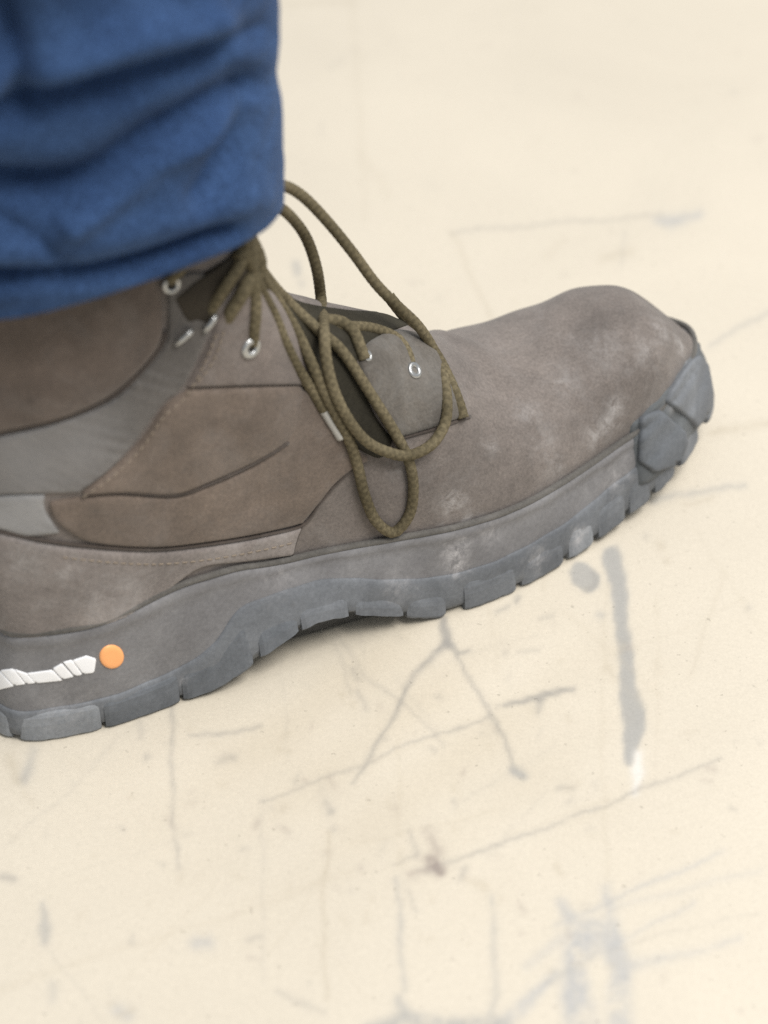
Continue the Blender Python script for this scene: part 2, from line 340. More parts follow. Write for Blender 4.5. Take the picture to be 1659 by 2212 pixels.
    a = N(nt, 'ShaderNodeAttribute', attribute_name='wear'); co = N(nt, 'ShaderNodeTexCoord').outputs['Object']
    cc = mix(nt, 'MULTIPLY', .16, a.outputs['Color'], ramp(nt, noise(nt, co, 9, 6, .6, .5), [(.3, .72), (.7, 1.18)]))
    cc = mix(nt, 'MULTIPLY', .10, cc, ramp(nt, noise(nt, co, 420, 4, .75), [(.3, .6), (.7, 1.3)]))
    cc = mix(nt, 'MULTIPLY', .8, cc, ramp(nt, noise(nt, co, 330, 3, .6), [(.28, .7), (.34, 1.0)]))
    cc = mix(nt, 'MULTIPLY', .12, cc, ramp(nt, noise(nt, co, 1000, 2, .7), [(.3, .6), (.7, 1.3)]))
    nt.links.new(cc, b.inputs['Base Color']); b.inputs['Roughness'].default_value = .42; b.inputs['Specular IOR Level'].default_value = .3
    bump(nt, b, noise(nt, co, 30, 5, .6), .08, .001)
    me.materials.append(m)
    o = bpy.data.objects.new('floor', me); COL.objects.link(o); o['kind'] = 'structure'
    return o
build_floor()

# ------------------------------------------------------------------ boot: sole rings
boot = bpy.data.objects.new('hiking_boot', None); COL.objects.link(boot)
boot.rotation_euler = (0, 0, PSI); boot.empty_display_size = .05
boot['label'] = 'worn brown nubuck hiking boot with chunky grey sole and olive laces on the beige floor'
boot['category'] = 'boot'

near_b = [(0.0, -2.6), (0.8, -3.55), (3.2, -4.1), (6.1, -4.15), (7.9, -4.4), (9.2, -4.4), (11.6, -4.2), (14.7, -4.3), (16.9, -4.42), (19.3, -4.3), (21.6, -3.82), (24.3, -3.1), (25.6, -2.75), (27.3, -2.0), (28.9, -.9), (29.9, .1)]
tip_b = [(30.35, 1.2), (30.15, 2.3)]
far_b = [(29.2, 3.5), (27.2, 4.6), (24.5, 5.3), (21, 5.5), (17, 4.9), (13, 3.9), (9, 3.4), (5, 3.5), (2, 3.1), (.3, 1.9)]
heel_b = [(-.35, .4), (-.35, -1.2)]
B2 = resample(catmull(near_b + tip_b + far_b + heel_b, 12, True), .15, True)
def zB(x): return smooth_interp(x, [(-1, 0.15), (0, .05), (1.5, 0), (5.6, 0), (7.2, .12), (8.8, .85), (11, 1.55), (12.6, 1.3), (14.7, .45), (16, .05), (18, 0), (20.5, .02), (22.5, .14), (24.2, .36), (26, .65), (28, 1.0), (30.5, 1.5)])
def zF(x): return smooth_interp(x, [(-1, 4.5), (0, 4.5), (3, 4.55), (5.5, 4.65), (7.2, 4.75), (8.8, 4.6), (11, 4.05), (15, 3.75), (19, 3.5), (22, 3.5), (25, 3.7), (27.5, 4.0), (30.5, 4.4)])
tan = np.roll(B2, -1, 0) - np.roll(B2, 1, 0); tan /= np.linalg.norm(tan, axis=1)[:, None]
NB = np.stack([tan[:, 1], -tan[:, 0]], 1)               # outward in plan
for _ in range(6): NB = (np.roll(NB, 1, 0) + NB + np.roll(NB, -1, 0)); NB /= np.linalg.norm(NB, axis=1)[:, None]
KB = len(B2)
def inset(x, side):
    near = smooth_interp(x, [(-1, .7), (1, .55), (4, .35), (7, .8), (9, 1.0), (12, .85), (16, .55), (20, .5), (24, .55), (27, .6), (30.5, .75)])
    return near
FI = np.array([inset(p[0], 0) for p in B2])
F2 = B2 - NB * FI[:, None]
ZB = zB(B2[:, 0]); ZF = zF(B2[:, 0])
def tj(x): return smooth_interp(x, [(-1, .27), (3, .29), (6.0, .30), (7.4, .42), (8.8, .62), (11.5, .62), (14, .52), (17, .47), (21, .50), (24, .56), (26, .62), (31, .70)])
TJ = tj(B2[:, 0])
def wall(i, t, out):
    """point on the sole wall; t 0 bottom .. 1 feather line"""
    p = B2[i] * (1 - t) + F2[i] * t + NB[i] * out
    return np.array([p[0], p[1], ZB[i] * (1 - t) + ZF[i] * t])
def ring_mesh(rows):
    """rows: list of functions i -> point; returns verts, faces with closed rings"""
    V = []
    for r in rows: V += [r(i) for i in range(KB)]
    F = []
    for k in range(len(rows) - 1):
        for i in range(KB):
            j = (i + 1) % KB; F.append((k * KB + i, k * KB + j, (k + 1) * KB + j, (k + 1) * KB + i))
    return np.array(V), F
def ripple(i, t):
    x = B2[i, 0]; return .025 * math.sin(x * 1.7 + t * 5) + .015 * math.sin(x * 4.1 - t * 9)
def mrow(t, o): return lambda i: wall(i, t, o + ripple(i, t))
rows = [mrow(.16, -.25), mrow(.16, -.05)] + [mrow(t, .10 * math.sin(math.pi * t) - .02) for t in np.linspace(.2, .84, 12)]
rows += [mrow(.87, .06), mrow(.90, .075), mrow(.93, .07), mrow(.955, .03), mrow(.965, -.05), mrow(.965, -.16), mrow(.94, -.5)]
V, F = ring_mesh(rows)
F.append(tuple(range(KB))[::-1]); F.append(tuple(range((len(rows) - 1) * KB, len(rows) * KB)))
midsole = make('midsole', V, F, M['midsole'], boot)
midsole['label'] = 'smooth mauve grey foam midsole band'
V = []; NG = 8
for i in range(KB):
    c_ = wall(i, .985, -.03)
    for k in range(NG):
        a_ = 2 * math.pi * k / NG; V.append(c_ + np.r_[NB[i], 0] * .11 * math.cos(a_) + np.array([0, 0, .12]) * math.sin(a_))
welt = make('welt', V, grid_faces(KB, NG, True) + [((KB - 1) * NG + k, (KB - 1) * NG + (k + 1) % NG, (k + 1) % NG, k) for k in range(NG)], M['welt'], boot); welt['label'] = 'dark recessed welt line above the sole'
def orow(f, o): return lambda i: wall(i, f * TJ[i], o + .10 * math.sin(math.pi * f * TJ[i]) - .02 + ripple(i, f * TJ[i]))
zlift = .17
def obot(o): return lambda i: wall(i, 0, o) + np.array([0, 0, zlift])
orows = [obot(-.6), obot(-.05)] + [orow(f, .12) for f in (.22, .45, .6, .75)] + [orow(.85, .11), orow(.92, .095), orow(.97, .07), orow(1.0, .03), orow(1.0, -.1)]
V, F = ring_mesh(orows); F.append(tuple(range(KB))[::-1])
outsole = make('outsole', V, F, M['outsole'], boot); outsole['label'] = 'blue grey rubber outsole with cut tread lugs'

# lugs: one block each
Bpix = proj_l(np.c_[B2, ZB])
near_idx = [i for i in range(KB) if NB[i, 1] < .35 and B2[i, 1] < 1.4]
def idx_at_px(x):
    k = min((i for i in near_idx), key=lambda i: abs(Bpix[i, 0] - x)); return k
near_cuts = [(-48, 30), (44, 214), (224, 386), (398, 548), (562, 640), (652, 752), (764, 866), (880, 958), (1002, 1112), (1124, 1214), (1224, 1276), (1290, 1344), (1356, 1398), (1408, 1452), (1466, 1500)]
def lug(i0, i1, h, out, topf, mat='lug'):
    n = (i1 - i0) % KB
    if n < 2: return
    ids = [(i0 + k) % KB for k in range(n + 1)]
    prof = [(0.0, -.55, 0), (0.0, out - .12, 0), (.04, out - .04, 0), (.10, out, 0), (topf * .6, out + .015, 0), (topf - .14, out - .005, 0), (topf - .05, out - .05, 0), (topf, out - .11, 0), (topf, .05, 0)]
    V = []
    for m_, i in enumerate(ids):
        u = m_ / n; edge = .07 if m_ in (0, n) else (.015 if m_ in (1, n - 1) else 0.0)
        jig = .025 * math.sin(i * .9) * math.sin(i * .37 + 1)
        for f, o, _ in prof:
            t = f * TJ[i]
            p = wall(i, t, o - edge + jig * .5)
            if f <= .04: p[2] += h + .05 * max(0, math.sin(i * 1.3) * math.sin(i * .41))
            V.append(p)
    k = len(prof); F = []
    for a in range(n):
        for b in range(k - 1): F.append((a * k + b, (a + 1) * k + b, (a + 1) * k + b + 1, a * k + b + 1))
        F.append((a * k + k - 1, (a + 1) * k + k - 1, (a + 1) * k, a * k))
    F.append(tuple(range(k))[::-1]); F.append(tuple(n * k + b for b in range(k)))
    return make('tread_lug', V, F, M[mat], outsole, smooth=False)
lug_spans = []
for j, (a, b) in enumerate(near_cuts):
    ia, ib = idx_at_px(a), idx_at_px(b); lug_spans.append((ia, ib))
    tops = [.9, .95, .92, .8, .5, .55, .52, .6, .75, .7, .8, .75, .85, .85, .9]
    hs = [0, 0, 0.02, 0.05, .1, .05, .08, 0, 0, .03, 0, .02, 0, .02, 0]
    lug(ia, ib, hs[j], .215 + .015 * ((j * 7) % 3 - 1), tops[j], {0: 'lug_light', 1: 'lug_light', 2: 'lug_dark', 3: 'lug_dark', 4: 'lug_dark', 5: 'outsole', 6: 'outsole', 7: 'outsole', 8: 'outsole', 9: 'outsole', 10: 'lug_light'}.get(j, 'lug'))
end = lug_spans[-1][1]; start = lug_spans[0][0]; i = end + 6
while True:                                             # round the toe, the far side and the heel
    n = random.choice([9, 11, 13, 16])
    if (i + n) > (start if start > KB // 2 else KB + start) - 5: break
    lug(i % KB, (i + n) % KB, 0, .30, random.choice([.7, .8, .9])); i += n + 5

# ------------------------------------------------------------------ boot: upper base surface
half = lambda sgn: np.array(sorted([(F2[i, 0], F2[i, 1]) for i in range(KB) if (F2[i, 1] - .3) * sgn > 0 or False]))
tipx = F2[:, 0].max(); heelx = F2[:, 0].min()
ytip = F2[F2[:, 0].argmax(), 1]; yheel = F2[F2[:, 0].argmin(), 1]
i_tip = F2[:, 0].argmax(); i_heel = F2[:, 0].argmin()
def walk(a, b, step):
    out = [a]; i = a
    while i != b: i = (i + step) % KB; out.append(i)
    return F2[out]
nearL = walk(i_heel, i_tip, 1); farL = walk(i_heel, i_tip, -1)
if nearL[len(nearL) // 2, 1] > 0: nearL, farL = farL, nearL
def upsorted(L):
    x = np.maximum.accumulate(L[:, 0]); return x + np.arange(len(x)) * 1e-7, L[:, 1]
nx_, ny_ = upsorted(nearL); fx_, fy_ = upsorted(farL)
def y_near(x): return np.interp(x, nx_, ny_) + .12
def y_far(x): return np.interp(x, fx_, fy_) - .12
RIDGE = [(-.4, 20.5), (8.2, 20.5), (9.3, 20.3), (10.0, 18.6), (10.55, 16.7), (11.2, 14.7), (12.2, 12.75), (13.6, 11.65), (15.2, 10.65), (17.2, 9.1), (19.0, 7.6), (20.5, 6.82), (22.2, 6.52), (24, 6.72), (25.5, 6.98), (26.5, 6.92), (27.3, 6.5), (28.0, 5.85), (28.6, 5.2), (29.1, 4.65), (29.5, 4.2)]
YC = [(-.4, -.3), (8, -.2), (12, .0), (16, .35), (20, .7), (24, 1.0), (27, 1.1), (29.6, 1.15)]
PW = [(-.4, 3.6), (7, 3.6), (10, 3.0), (12, 2.25), (15, 2.0), (19, 2.0), (22, 2.15), (26, 2.4), (28.5, 2.4), (29.6, 2.2)]
us = np.r_[np.linspace(heelx + .02, 26, 150), 26 + (tipx - .16 - 26) * np.sin(np.linspace(0.03, math.pi / 2, 46))]
NA = 97
VU = np.zeros((len(us), NA, 3))
for k, x in enumerate(us):
    yn, yf, zf = y_near(x), y_far(x), zF(x) - .25
    zr = max(smooth_interp(x, RIDGE), zf + .05); yc = smooth_interp(x, YC); pw = smooth_interp(x, PW)
    yc = min(max(yc, yn + .02), yf - .02) if yf - yn > .1 else (yn + yf) / 2
    A = np.linspace(0, math.pi, NA); ca = np.abs(np.cos(A)) ** (2 / pw); sa = np.sin(A) ** (2 / pw)
    y = np.where(A <= math.pi / 2, yc + (yn - yc) * ca, yc + (yf - yc) * ca)
    z = zf + (zr - zf) * sa
    # heel shaft narrows above the counter
    up = np.clip((z - 7) / 8, 0, 1); sh = np.clip((13 - x) / 4, 0, 1)
    y = yc + (y - yc) * (1 - .10 * up * sh)
    # a soft belly on the sides of the vamp
    VU[k, :, 0] = x; VU[k, :, 1] = y; VU[k, :, 2] = z
# gentle dents and flex creases of worn leather
def dents(P):
    x, y, z = P[..., 0], P[..., 1], P[..., 2]
    d = .05 * np.sin(x * 1.1 + y * .8) * np.sin(z * 1.3 + 1) + .03 * np.sin(x * 2.3 - y * 1.9 + z)
    d += -.10 * np.exp(-((x - 20.2 + .25 * (y + 2)) / .55) ** 2) * np.clip((z - 4.6) / 2, 0, 1)
    d += -.07 * np.exp(-((x - 21.6 + .30 * (y + 2)) / .40) ** 2) * np.clip((z - 4.8) / 2, 0, 1)
    d += .08 * np.exp(-((x - 20.9 + .27 * (y + 2)) / .45) ** 2) * np.clip((z - 4.6) / 2, 0, 1)
    d += .10 * np.exp(-((x - 26.3) ** 2 / 3 + (y + .5) ** 2 / 3))
    return d
def vnormals(VG):
    du = np.gradient(VG, axis=0); dv = np.gradient(VG, axis=1); n = np.cross(dv, du)
    l = np.linalg.norm(n, axis=2, keepdims=True); n = n / np.maximum(l, 1e-9)
    return n
nu_ = vnormals(VU)
if nu_[80, 10, 1] > 0: nu_ = -nu_
VU = VU + nu_ * (dents(VU) * np.clip((VU[..., 2] - zF(29.0)) * 2 + 1, 0, 1))[..., None]
nu_ = vnormals(VU)
if nu_[80, 10, 1] > 0: nu_ = -nu_
VUf = VU.reshape(-1, 3); NUf = nu_.reshape(-1, 3)
FU = grid_faces(len(us), NA)
FUc = FU + [tuple(range(NA)), tuple(range((len(us) - 1) * NA, len(us) * NA))[::-1]]
upper = make('upper', VUf, FUc, M['vamp'], boot); upper['label'] = 'scuffed brown grey nubuck vamp and toe box'
bvh_u = BVHTree.FromPolygons([tuple(v) for v in VUf], FU)
class Surf:
    def __init__(s, V, F, NRM):
        s.V, s.F, s.N = np.asarray(V), F, NRM; s.b = BVHTree.FromPolygons([tuple(v) for v in s.V], F)
    def hit(s, p):
        d = ray_l(p); loc, n, i, dist = s.b.ray_cast(Vector(CAML), Vector(d))
        if loc is None: return None, None
        loc = np.array(loc); f = s.F[i]
        w = np.array([1 / (np.linalg.norm(s.V[k] - loc) + 1e-4) for k in f]); nn = (w[:, None] * s.N[list(f)]).sum(0); nn /= np.linalg.norm(nn) + 1e-9
        if nn @ d > 0: nn = -nn
        return loc, nn
SU = Surf(VUf, FU, NUf)
def mesh_surf(objs):
    V = []; F = []; NR = []
    for o in objs:
        me = o.data; k = len(V)
        V += [np.array(v.co) / CM for v in me.vertices]; NR += [np.array(v.normal) for v in me.vertices]
        F += [tuple(k + i for i in p.vertices) for p in me.polygons if len(p.vertices) <= 4]
    return Surf(np.array(V), F, np.array(NR))
SSOLE = mesh_surf([midsole, outsole])

# ------------------------------------------------------------------ panels laid on the boot
def in_poly(Q, P):
    x, y = Q[:, 0], Q[:, 1]; c = np.zeros(len(Q), bool); n = len(P)
    for i in range(n):
        x1, y1 = P[i]; x2, y2 = P[(i + 1) % n]
        k = ((y1 > y) != (y2 > y)); xx = (x2 - x1) * (y - y1) / ((y2 - y1) if y2 != y1 else 1e-9) + x1
        c ^= k & (x < xx)
    return c
def edge_dist(Q, P):
    P = np.asarray(P); best = np.full(len(Q), 1e9)
    for a, b in zip(P, np.roll(P, -1, 0)):
        ab = b - a; t = np.clip(((Q - a) @ ab) / max(ab @ ab, 1e-9), 0, 1)
        best = np.minimum(best, np.linalg.norm(Q - (a + t[:, None] * ab), axis=1))
    return best
def panel(name, sections, thick, mat, parent, surf=None, edge=12, step=7.5, puff=0.0, label=None, fade=None):
    """sections: list of polylines in picture units; each is smoothed, corners only where two meet"""
    surf = surf or SU; out = []
    for s in sections:
        s = np.array(s, float); c = catmull(s, 8) if len(s) > 2 else s
        out.append(resample(c, step * .7)[:-1] if len(c) > 1 else c)
    P = np.vstack(out)
    keep = [0]
    for i in range(1, len(P)):
        if np.linalg.norm(P[i] - P[keep[-1]]) > 2: keep.append(i)
    P = P[keep]
    lo, hi = P.min(0), P.max(0)
    gx, gy = np.meshgrid(np.arange(lo[0], hi[0], step), np.arange(lo[1], hi[1], step * .9)); gx = gx + (np.arange(gx.shape[0]) % 2)[:, None] * step / 2
    Q = np.stack([gx.ravel(), gy.ravel()], 1); Q = Q[in_poly(Q, P)]; d = edge_dist(Q, P); Q = Q[d > edge + step * .45]
    tg = np.roll(P, -1, 0) - np.roll(P, 1, 0); tg /= np.linalg.norm(tg, axis=1)[:, None] + 1e-9
    nr = np.stack([-tg[:, 1], tg[:, 0]], 1)
    for off in (.12, .35, .65, 1.0):
        for sg in (1, -1):
            c_ = P + nr * sg * edge * off; k_ = in_poly(c_, P); c_ = c_[k_]
            if len(c_): Q = np.vstack([Q, c_[edge_dist(c_, P) > edge * off * .9]])
    # rings just inside the edge keep the rounded rim crisp
    allp = np.vstack([P, Q]); n = len(P)
    v2, e2, f2, *_ = delaunay_2d_cdt([Vector(p) for p in allp], [(i, (i + 1) % n) for i in range(n)], [], 1, 1e-4)
    v2 = np.array([tuple(v) for v in v2]); dd = edge_dist(v2, P)
    V = np.zeros((len(v2), 3)); ok = np.ones(len(v2), bool)
    for i, p in enumerate(v2):
        loc, nn = surf.hit(p)
        if loc is None: ok[i] = False; continue
        u = min(dd[i] / edge, 1); o = thick * math.sqrt(max(0, 1 - (1 - u) ** 2)) + puff * min(dd[i] / 60, 1) ** .7
        if fade: o *= 1 - min(1, max(0, (p[0] - fade[0]) / (fade[1] - fade[0]))) ** 1.2
        if dd[i] < .5: o = -.06
        V[i] = loc + nn * o
    # drop faces that jump in depth (a ray that slipped past the silhouette)
    F = []
    for f in f2:
        if not all(ok[k] for k in f): continue
        L = max(np.linalg.norm(V[f[a]] - V[f[a - 1]]) for a in range(3))
        if L < 1.1: F.append(tuple(f) )
    # keep the one connected piece
    par = list(range(len(V)))
    def find(a):
        while par[a] != a: par[a] = par[par[a]]; a = par[a]
        return a
    for f in F:
        for k in f[1:]: par[find(k)] = find(f[0])
    cnt = {}
    for f in F: cnt[find(f[0])] = cnt.get(find(f[0]), 0) + 1
    best = max(cnt, key=cnt.get); F = [f for f in F if find(f[0]) == best]
    used = sorted({k for f in F for k in f}); mp_ = {k: i for i, k in enumerate(used)}
    V = V[used]; F = [tuple(mp_[k] for k in f) for f in F]
    o = make(name, V, F, mat, parent)
    if label: o['label'] = label
    return o

# lower overlay, quarter, eyestay, collar, strap, heel pieces, rand
heel_line = [(-90, 1400), (0, 1384), (130, 1368), (250, 1340), (330, 1310), (385, 1262)]
rand = panel('rand', [[(-90, 1140), (0, 1150), (100, 1172), (200, 1184), (330, 1190), (450, 1178), (560, 1160), (652, 1136)], [(652, 1136), (640, 1165), (632, 1198)],
              [(632, 1198), (520, 1212), (440, 1222), (385, 1255), (320, 1312), (250, 1340), (130, 1368), (0, 1384), (-90, 1398)], [(-90, 1398), (-90, 1140)]], .16, M['rand'], boot, edge=10, label='dusty mauve grey lower rand')
overlay = panel('quarter_overlay', [[(105, 1082), (170, 1072), (250, 1066), (372, 1070), (452, 1044), (540, 1004), (590, 972), (612, 940), (632, 880), (654, 836)], [(654, 836), (700, 885), (742, 942)], [(742, 942), (780, 975), (795, 992), (758, 1014), (720, 1045), (690, 1082), (652, 1128)],
              [(652, 1128), (560, 1150), (450, 1168), (330, 1180), (200, 1170), (140, 1140), (112, 1110), (105, 1082)]], .17, M['quarter'], boot, edge=10, label='lower brown quarter piece with curved top edge')
quarter = panel('quarter', [[(402, 838), (520, 834), (650, 832)], [(650, 836), (700, 890), (742, 940)], [(742, 940), (690, 930), (640, 935), (610, 958), (540, 998), (450, 1039), (370, 1066), (255, 1062), (172, 1068)],
              [(175, 1062), (240, 1012), (305, 945), (355, 875), (402, 842)]], .20, M['quarter'], boot, edge=11, puff=.10, label='brown nubuck side quarter', fade=(585, 715))
eyestay = panel('eyestay', [[(468, 690), (500, 650), (560, 622), (605, 645)], [(605, 645), (642, 725), (690, 818), (742, 938)], [(742, 938), (705, 880), (655, 832)],
              [(655, 832), (520, 832), (400, 836)], [(400, 836), (440, 760), (468, 690)]], .16, M['eyestay'], boot, edge=10, label='lighter mauve eyestay piece')
front_es = panel('front_eyestay', [[(770, 765), (800, 735), (850, 715), (905, 722)], [(905, 722), (950, 770), (985, 830), (1008, 898)], [(1008, 898), (930, 925), (848, 948)], [(848, 948), (815, 900), (785, 830), (770, 765)]], .20, M['front_eyestay'], boot, edge=12, puff=.08, label='dusty grey eyestay tip nearest the toe')
collar = panel('collar', [[(-90, 950), (0, 930), (130, 900), (230, 855), (300, 795), (342, 742), (352, 700)], [(352, 700), (350, 650), (330, 570)], [(330, 570), (100, 580), (-90, 600)], [(-90, 600), (-90, 950)]], .22, M['collar'], boot, edge=16, puff=.22, label='dark brown padded ankle collar')
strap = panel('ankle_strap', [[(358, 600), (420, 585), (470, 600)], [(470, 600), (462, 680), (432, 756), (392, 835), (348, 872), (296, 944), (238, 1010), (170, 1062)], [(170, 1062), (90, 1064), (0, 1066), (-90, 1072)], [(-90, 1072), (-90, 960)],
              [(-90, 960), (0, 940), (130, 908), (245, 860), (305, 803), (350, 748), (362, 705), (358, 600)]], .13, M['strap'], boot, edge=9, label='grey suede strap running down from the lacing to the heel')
palep = panel('pale_heel_panel', [[(-90, 1074), (0, 1068), (98, 1066)], [(98, 1066), (98, 1100), (130, 1150)], [(130, 1150), (60, 1156), (0, 1142), (-90, 1132)], [(-90, 1132), (-90, 1074)]], .12, M['pale'], boot, edge=10, label='grey suede heel piece with pale sheen painted in')
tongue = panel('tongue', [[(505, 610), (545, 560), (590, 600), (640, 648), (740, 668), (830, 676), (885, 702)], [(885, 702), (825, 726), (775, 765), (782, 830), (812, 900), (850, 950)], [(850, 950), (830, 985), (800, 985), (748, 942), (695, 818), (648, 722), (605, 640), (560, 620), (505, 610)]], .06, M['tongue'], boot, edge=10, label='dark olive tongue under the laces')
paint_scuff_sheen(upper, [(SU.hit(p)[0], r, s) for p, r, s in [((1300, 750), .8, .13), ((1310, 915), .5, .3), ((1285, 945), .4, .25), ((1430, 715), .5, .26), ((1400, 755), .6, .18), ((1470, 750), .4, .32), ((1140, 890), .4, .2), ((1330, 880), .4, .3), ((1200, 1010), .5, .2), ((1060, 960), .3, .2),
    ((980, 1085), .5, .35), ((1010, 1120), .35, .3), ((1220, 820), .6, .15), ((870, 1010), .5, .2), ((1180, 960), .6, .14)] if SU.hit(p)[0] is not None])
paint_scuff_sheen(strap, [(SU.hit(p)[0], r, s) for p, r, s in [((60, 990), 2.6, .34), ((150, 960), 1.8, .30), ((210, 920), 1.2, .2), ((10, 1040), 1.5, .3)]])  # leather sheen painted as a pale gradient towards the heel
paint_scuff_sheen(palep, [(SU.hit(p)[0], r, s) for p, r, s in [((40, 1110), 1.8, .5), ((0, 1100), 1.5, .4)]])  # the same painted sheen, stronger on the heel piece
paint_scuff_sheen(rand, [(SU.hit(p)[0], r, s) for p, r, s in [((300, 1285), .12, .7), ((60, 1200), .6, .25), ((140, 1235), .4, .3), ((200, 1295), .9, .18)]])

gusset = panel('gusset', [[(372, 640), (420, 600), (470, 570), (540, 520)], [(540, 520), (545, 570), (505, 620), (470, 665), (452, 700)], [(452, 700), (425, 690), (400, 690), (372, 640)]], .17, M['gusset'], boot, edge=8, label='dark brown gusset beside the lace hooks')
# ------------------------------------------------------------------ tubes: seam bindings, laces, hooks
def tube(name, pts, rad, mat, parent, seg=10, braid=0.0, step=.12, cap=True, flat=1.0):
    P = resample(catmull(np.asarray(pts), 10), step); n = len(P)
    T = np.gradient(P, axis=0); T /= np.linalg.norm(T, axis=1)[:, None] + 1e-9
    up = np.array([0, 0, 1.]); a = np.cross(T[0], up); a /= np.linalg.norm(a) + 1e-9
    V = []; UV = []; L = 0; rads = rad if callable(rad) else (lambda u: rad)
    for i in range(n):
        if i: L += np.linalg.norm(P[i] - P[i - 1])
        a = a - T[i] * (a @ T[i]); a /= np.linalg.norm(a) + 1e-9; b = np.cross(T[i], a)
        r = rads(i / (n - 1))
        for k in range(seg):
            th = 2 * math.pi * k / seg
            rr = r * (1 + braid * (math.sin(th * 3 + L * 13) * math.sin(th * 3 - L * 13)))
            V.append(P[i] + a * rr * math.cos(th) + b * rr * flat * math.sin(th)); UV.append((L * 1.0, k / seg))
    F = grid_faces(n, seg, True)
    if cap: F.append(tuple(range(seg))[::-1]); F.append(tuple((n - 1) * seg + k for k in range(seg)))
    return make(name, V, F, mat, parent, uv=UV)
def on_surf(pts, lift, surf=None):
    out = []
    for p in resample(catmull(np.array(pts, float), 8), 10):
        l, nn = (surf or SU).hit(p)
        if l is not None: out.append(l + nn * lift)
    return np.array(out)
def seam(pts, rad, lift, mat=None, parent=None, name='seam_binding'):
    P = on_surf(pts, lift); 
    if len(P) > 3: return tube(name, P, rad, mat or M['seam'], parent or boot, seg=7, step=.15)
seam([(-80, 948), (0, 932), (130, 902), (235, 857), (303, 800), (346, 744), (356, 712)], .065, .08)
seam([(618, 952), (540, 998), (450, 1041), (372, 1066), (255, 1062), (170, 1068)], lambda u: .085 * (1 - u) ** .8 + .01, .11)
seam([(-80, 1138), (0, 1146), (100, 1166), (200, 1178), (330, 1185), (450, 1173), (560, 1155), (652, 1132), (690, 1084), (722, 1047), (758, 1012)], .065, .05)
seam([(652, 1134), (640, 1165), (630, 1200)], .05, .03)
seam([(848, 950), (930, 928), (1014, 900)], .07, .03)
def stitches(pts, lift, parent, spacing=.30, ln=.20, rad=.028, surf=None):
    P = resample(on_surf(pts, lift, surf), spacing); V = []; F = []
    for a, b in zip(P[:-1], P[1:]):
        d = (b - a) / np.linalg.norm(b - a); u = np.cross(d, [0, -.6, .8]); u /= np.linalg.norm(u); w = np.cross(u, d); c = (a + b) / 2
        k = len(V)
        for s, r in ((-.5, .4), (-.3, 1), (.3, 1), (.5, .4)):
            for th in range(6): V.append(c + d * ln * s + (u * math.cos(th * 1.047) + w * math.sin(th * 1.047)) * rad * r)
        for q_ in range(3):
            for th in range(6): F.append((k + q_ * 6 + th, k + q_ * 6 + (th + 1) % 6, k + q_ * 6 + 6 + (th + 1) % 6, k + q_ * 6 + 6 + th))
        F.append(tuple(k + th for th in range(6))); F.append(tuple(k + 18 + th for th in range(6)))
    o = make('stitching', V, F, M['thread'], parent); o['kind'] = 'stuff'; return o
stitches([(462, 712), (440, 770), (398, 848), (350, 890), (302, 958), (238, 1022), (172, 1068)], .20, quarter)
stitches([(478, 705), (456, 770), (420, 822)], .19, eyestay)
stitches([(130, 1196), (230, 1208), (340, 1212), (460, 1200), (570, 1180), (628, 1166)], .17, rand)

# ------------------------------------------------------------------ eyelets and hooks
def eyelet(p, R, r, parent, lift=.18):
    l, nn = SU.hit(p)
    u = np.cross(nn, [0, 0, 1.]); u /= np.linalg.norm(u); w = np.cross(nn, u); c = l + nn * lift
    V = []; F = []; n, m = 28, 12
    for i in range(n):
        a = 2 * math.pi * i / n; e = u * math.cos(a) + w * math.sin(a)
        for j in range(m):
            b = 2 * math.pi * j / m; V.append(c + e * (R + r * math.cos(b)) + nn * r * .8 * math.sin(b))
    for i in range(n):
        for j in range(m): F.append((i * m + j, ((i + 1) % n) * m + j, ((i + 1) % n) * m + (j + 1) % m, i * m + (j + 1) % m))
    o = make('eyelet', V, F, M['metal'], parent)
    V = [c - nn * .02] + [c - nn * .02 + (u * math.cos(2 * math.pi * i / 20) + w * math.sin(2 * math.pi * i / 20)) * R for i in range(20)]
    make('eyelet_hole', V, [(0, i + 1, (i + 1) % 20 + 1) for i in range(20)], M['hole'], o)
    return c, nn
E1 = eyelet((535, 747), .25, .12, eyestay)
E2 = eyelet((884, 806), .21, .10, front_es, .28)
E3 = eyelet((366, 610), .22, .075, strap)
eyelet((785, 772), .14, .06, front_es, .22)
for a, b in (((378, 730), (408, 702)), ((436, 702), (456, 672))):
    P = on_surf([a, ((a[0] + b[0]) / 2, (a[1] + b[1]) / 2), b], .32); P[0] -= np.array([0, -.12, .1]); P[-1] -= np.array([0, -.12, .1])
    tube('lace_hook', P, .105, M['metal'], boot, seg=10, step=.05)

# ------------------------------------------------------------------ laces
def lace_path(ctrl):
    """ctrl: (x, y, lift) on the boot, or (x, y, None) in the air: depth follows its neighbours"""
    D = []; NRM = []
    for x, y, l in ctrl:
        if l is None: D.append(None); continue
        loc, nn = SU.hit((x, y))
        if loc is None: D.append(None); continue
        q = loc + nn * l; D.append(float(np.linalg.norm(q - CAML)) ); NRM.append(nn)
    k = [i for i, d in enumerate(D) if d is not None]
    Dn = np.interp(range(len(D)), k, [D[i] for i in k])
    out = []
    for (x, y, l), d, raw in zip(ctrl, Dn, D):
        if l is not None and raw is not None:
            loc, nn = SU.hit((x, y)); q = loc + nn * l
            # slide back onto the sight line so that the lift does not shift it sideways
            out.append(CAML + ray_l((x, y)) * float((q - CAML) @ ray_l((x, y))))
        else: out.append(CAML + ray_l((x, y)) * d)
    return np.array(out)
RL = .188
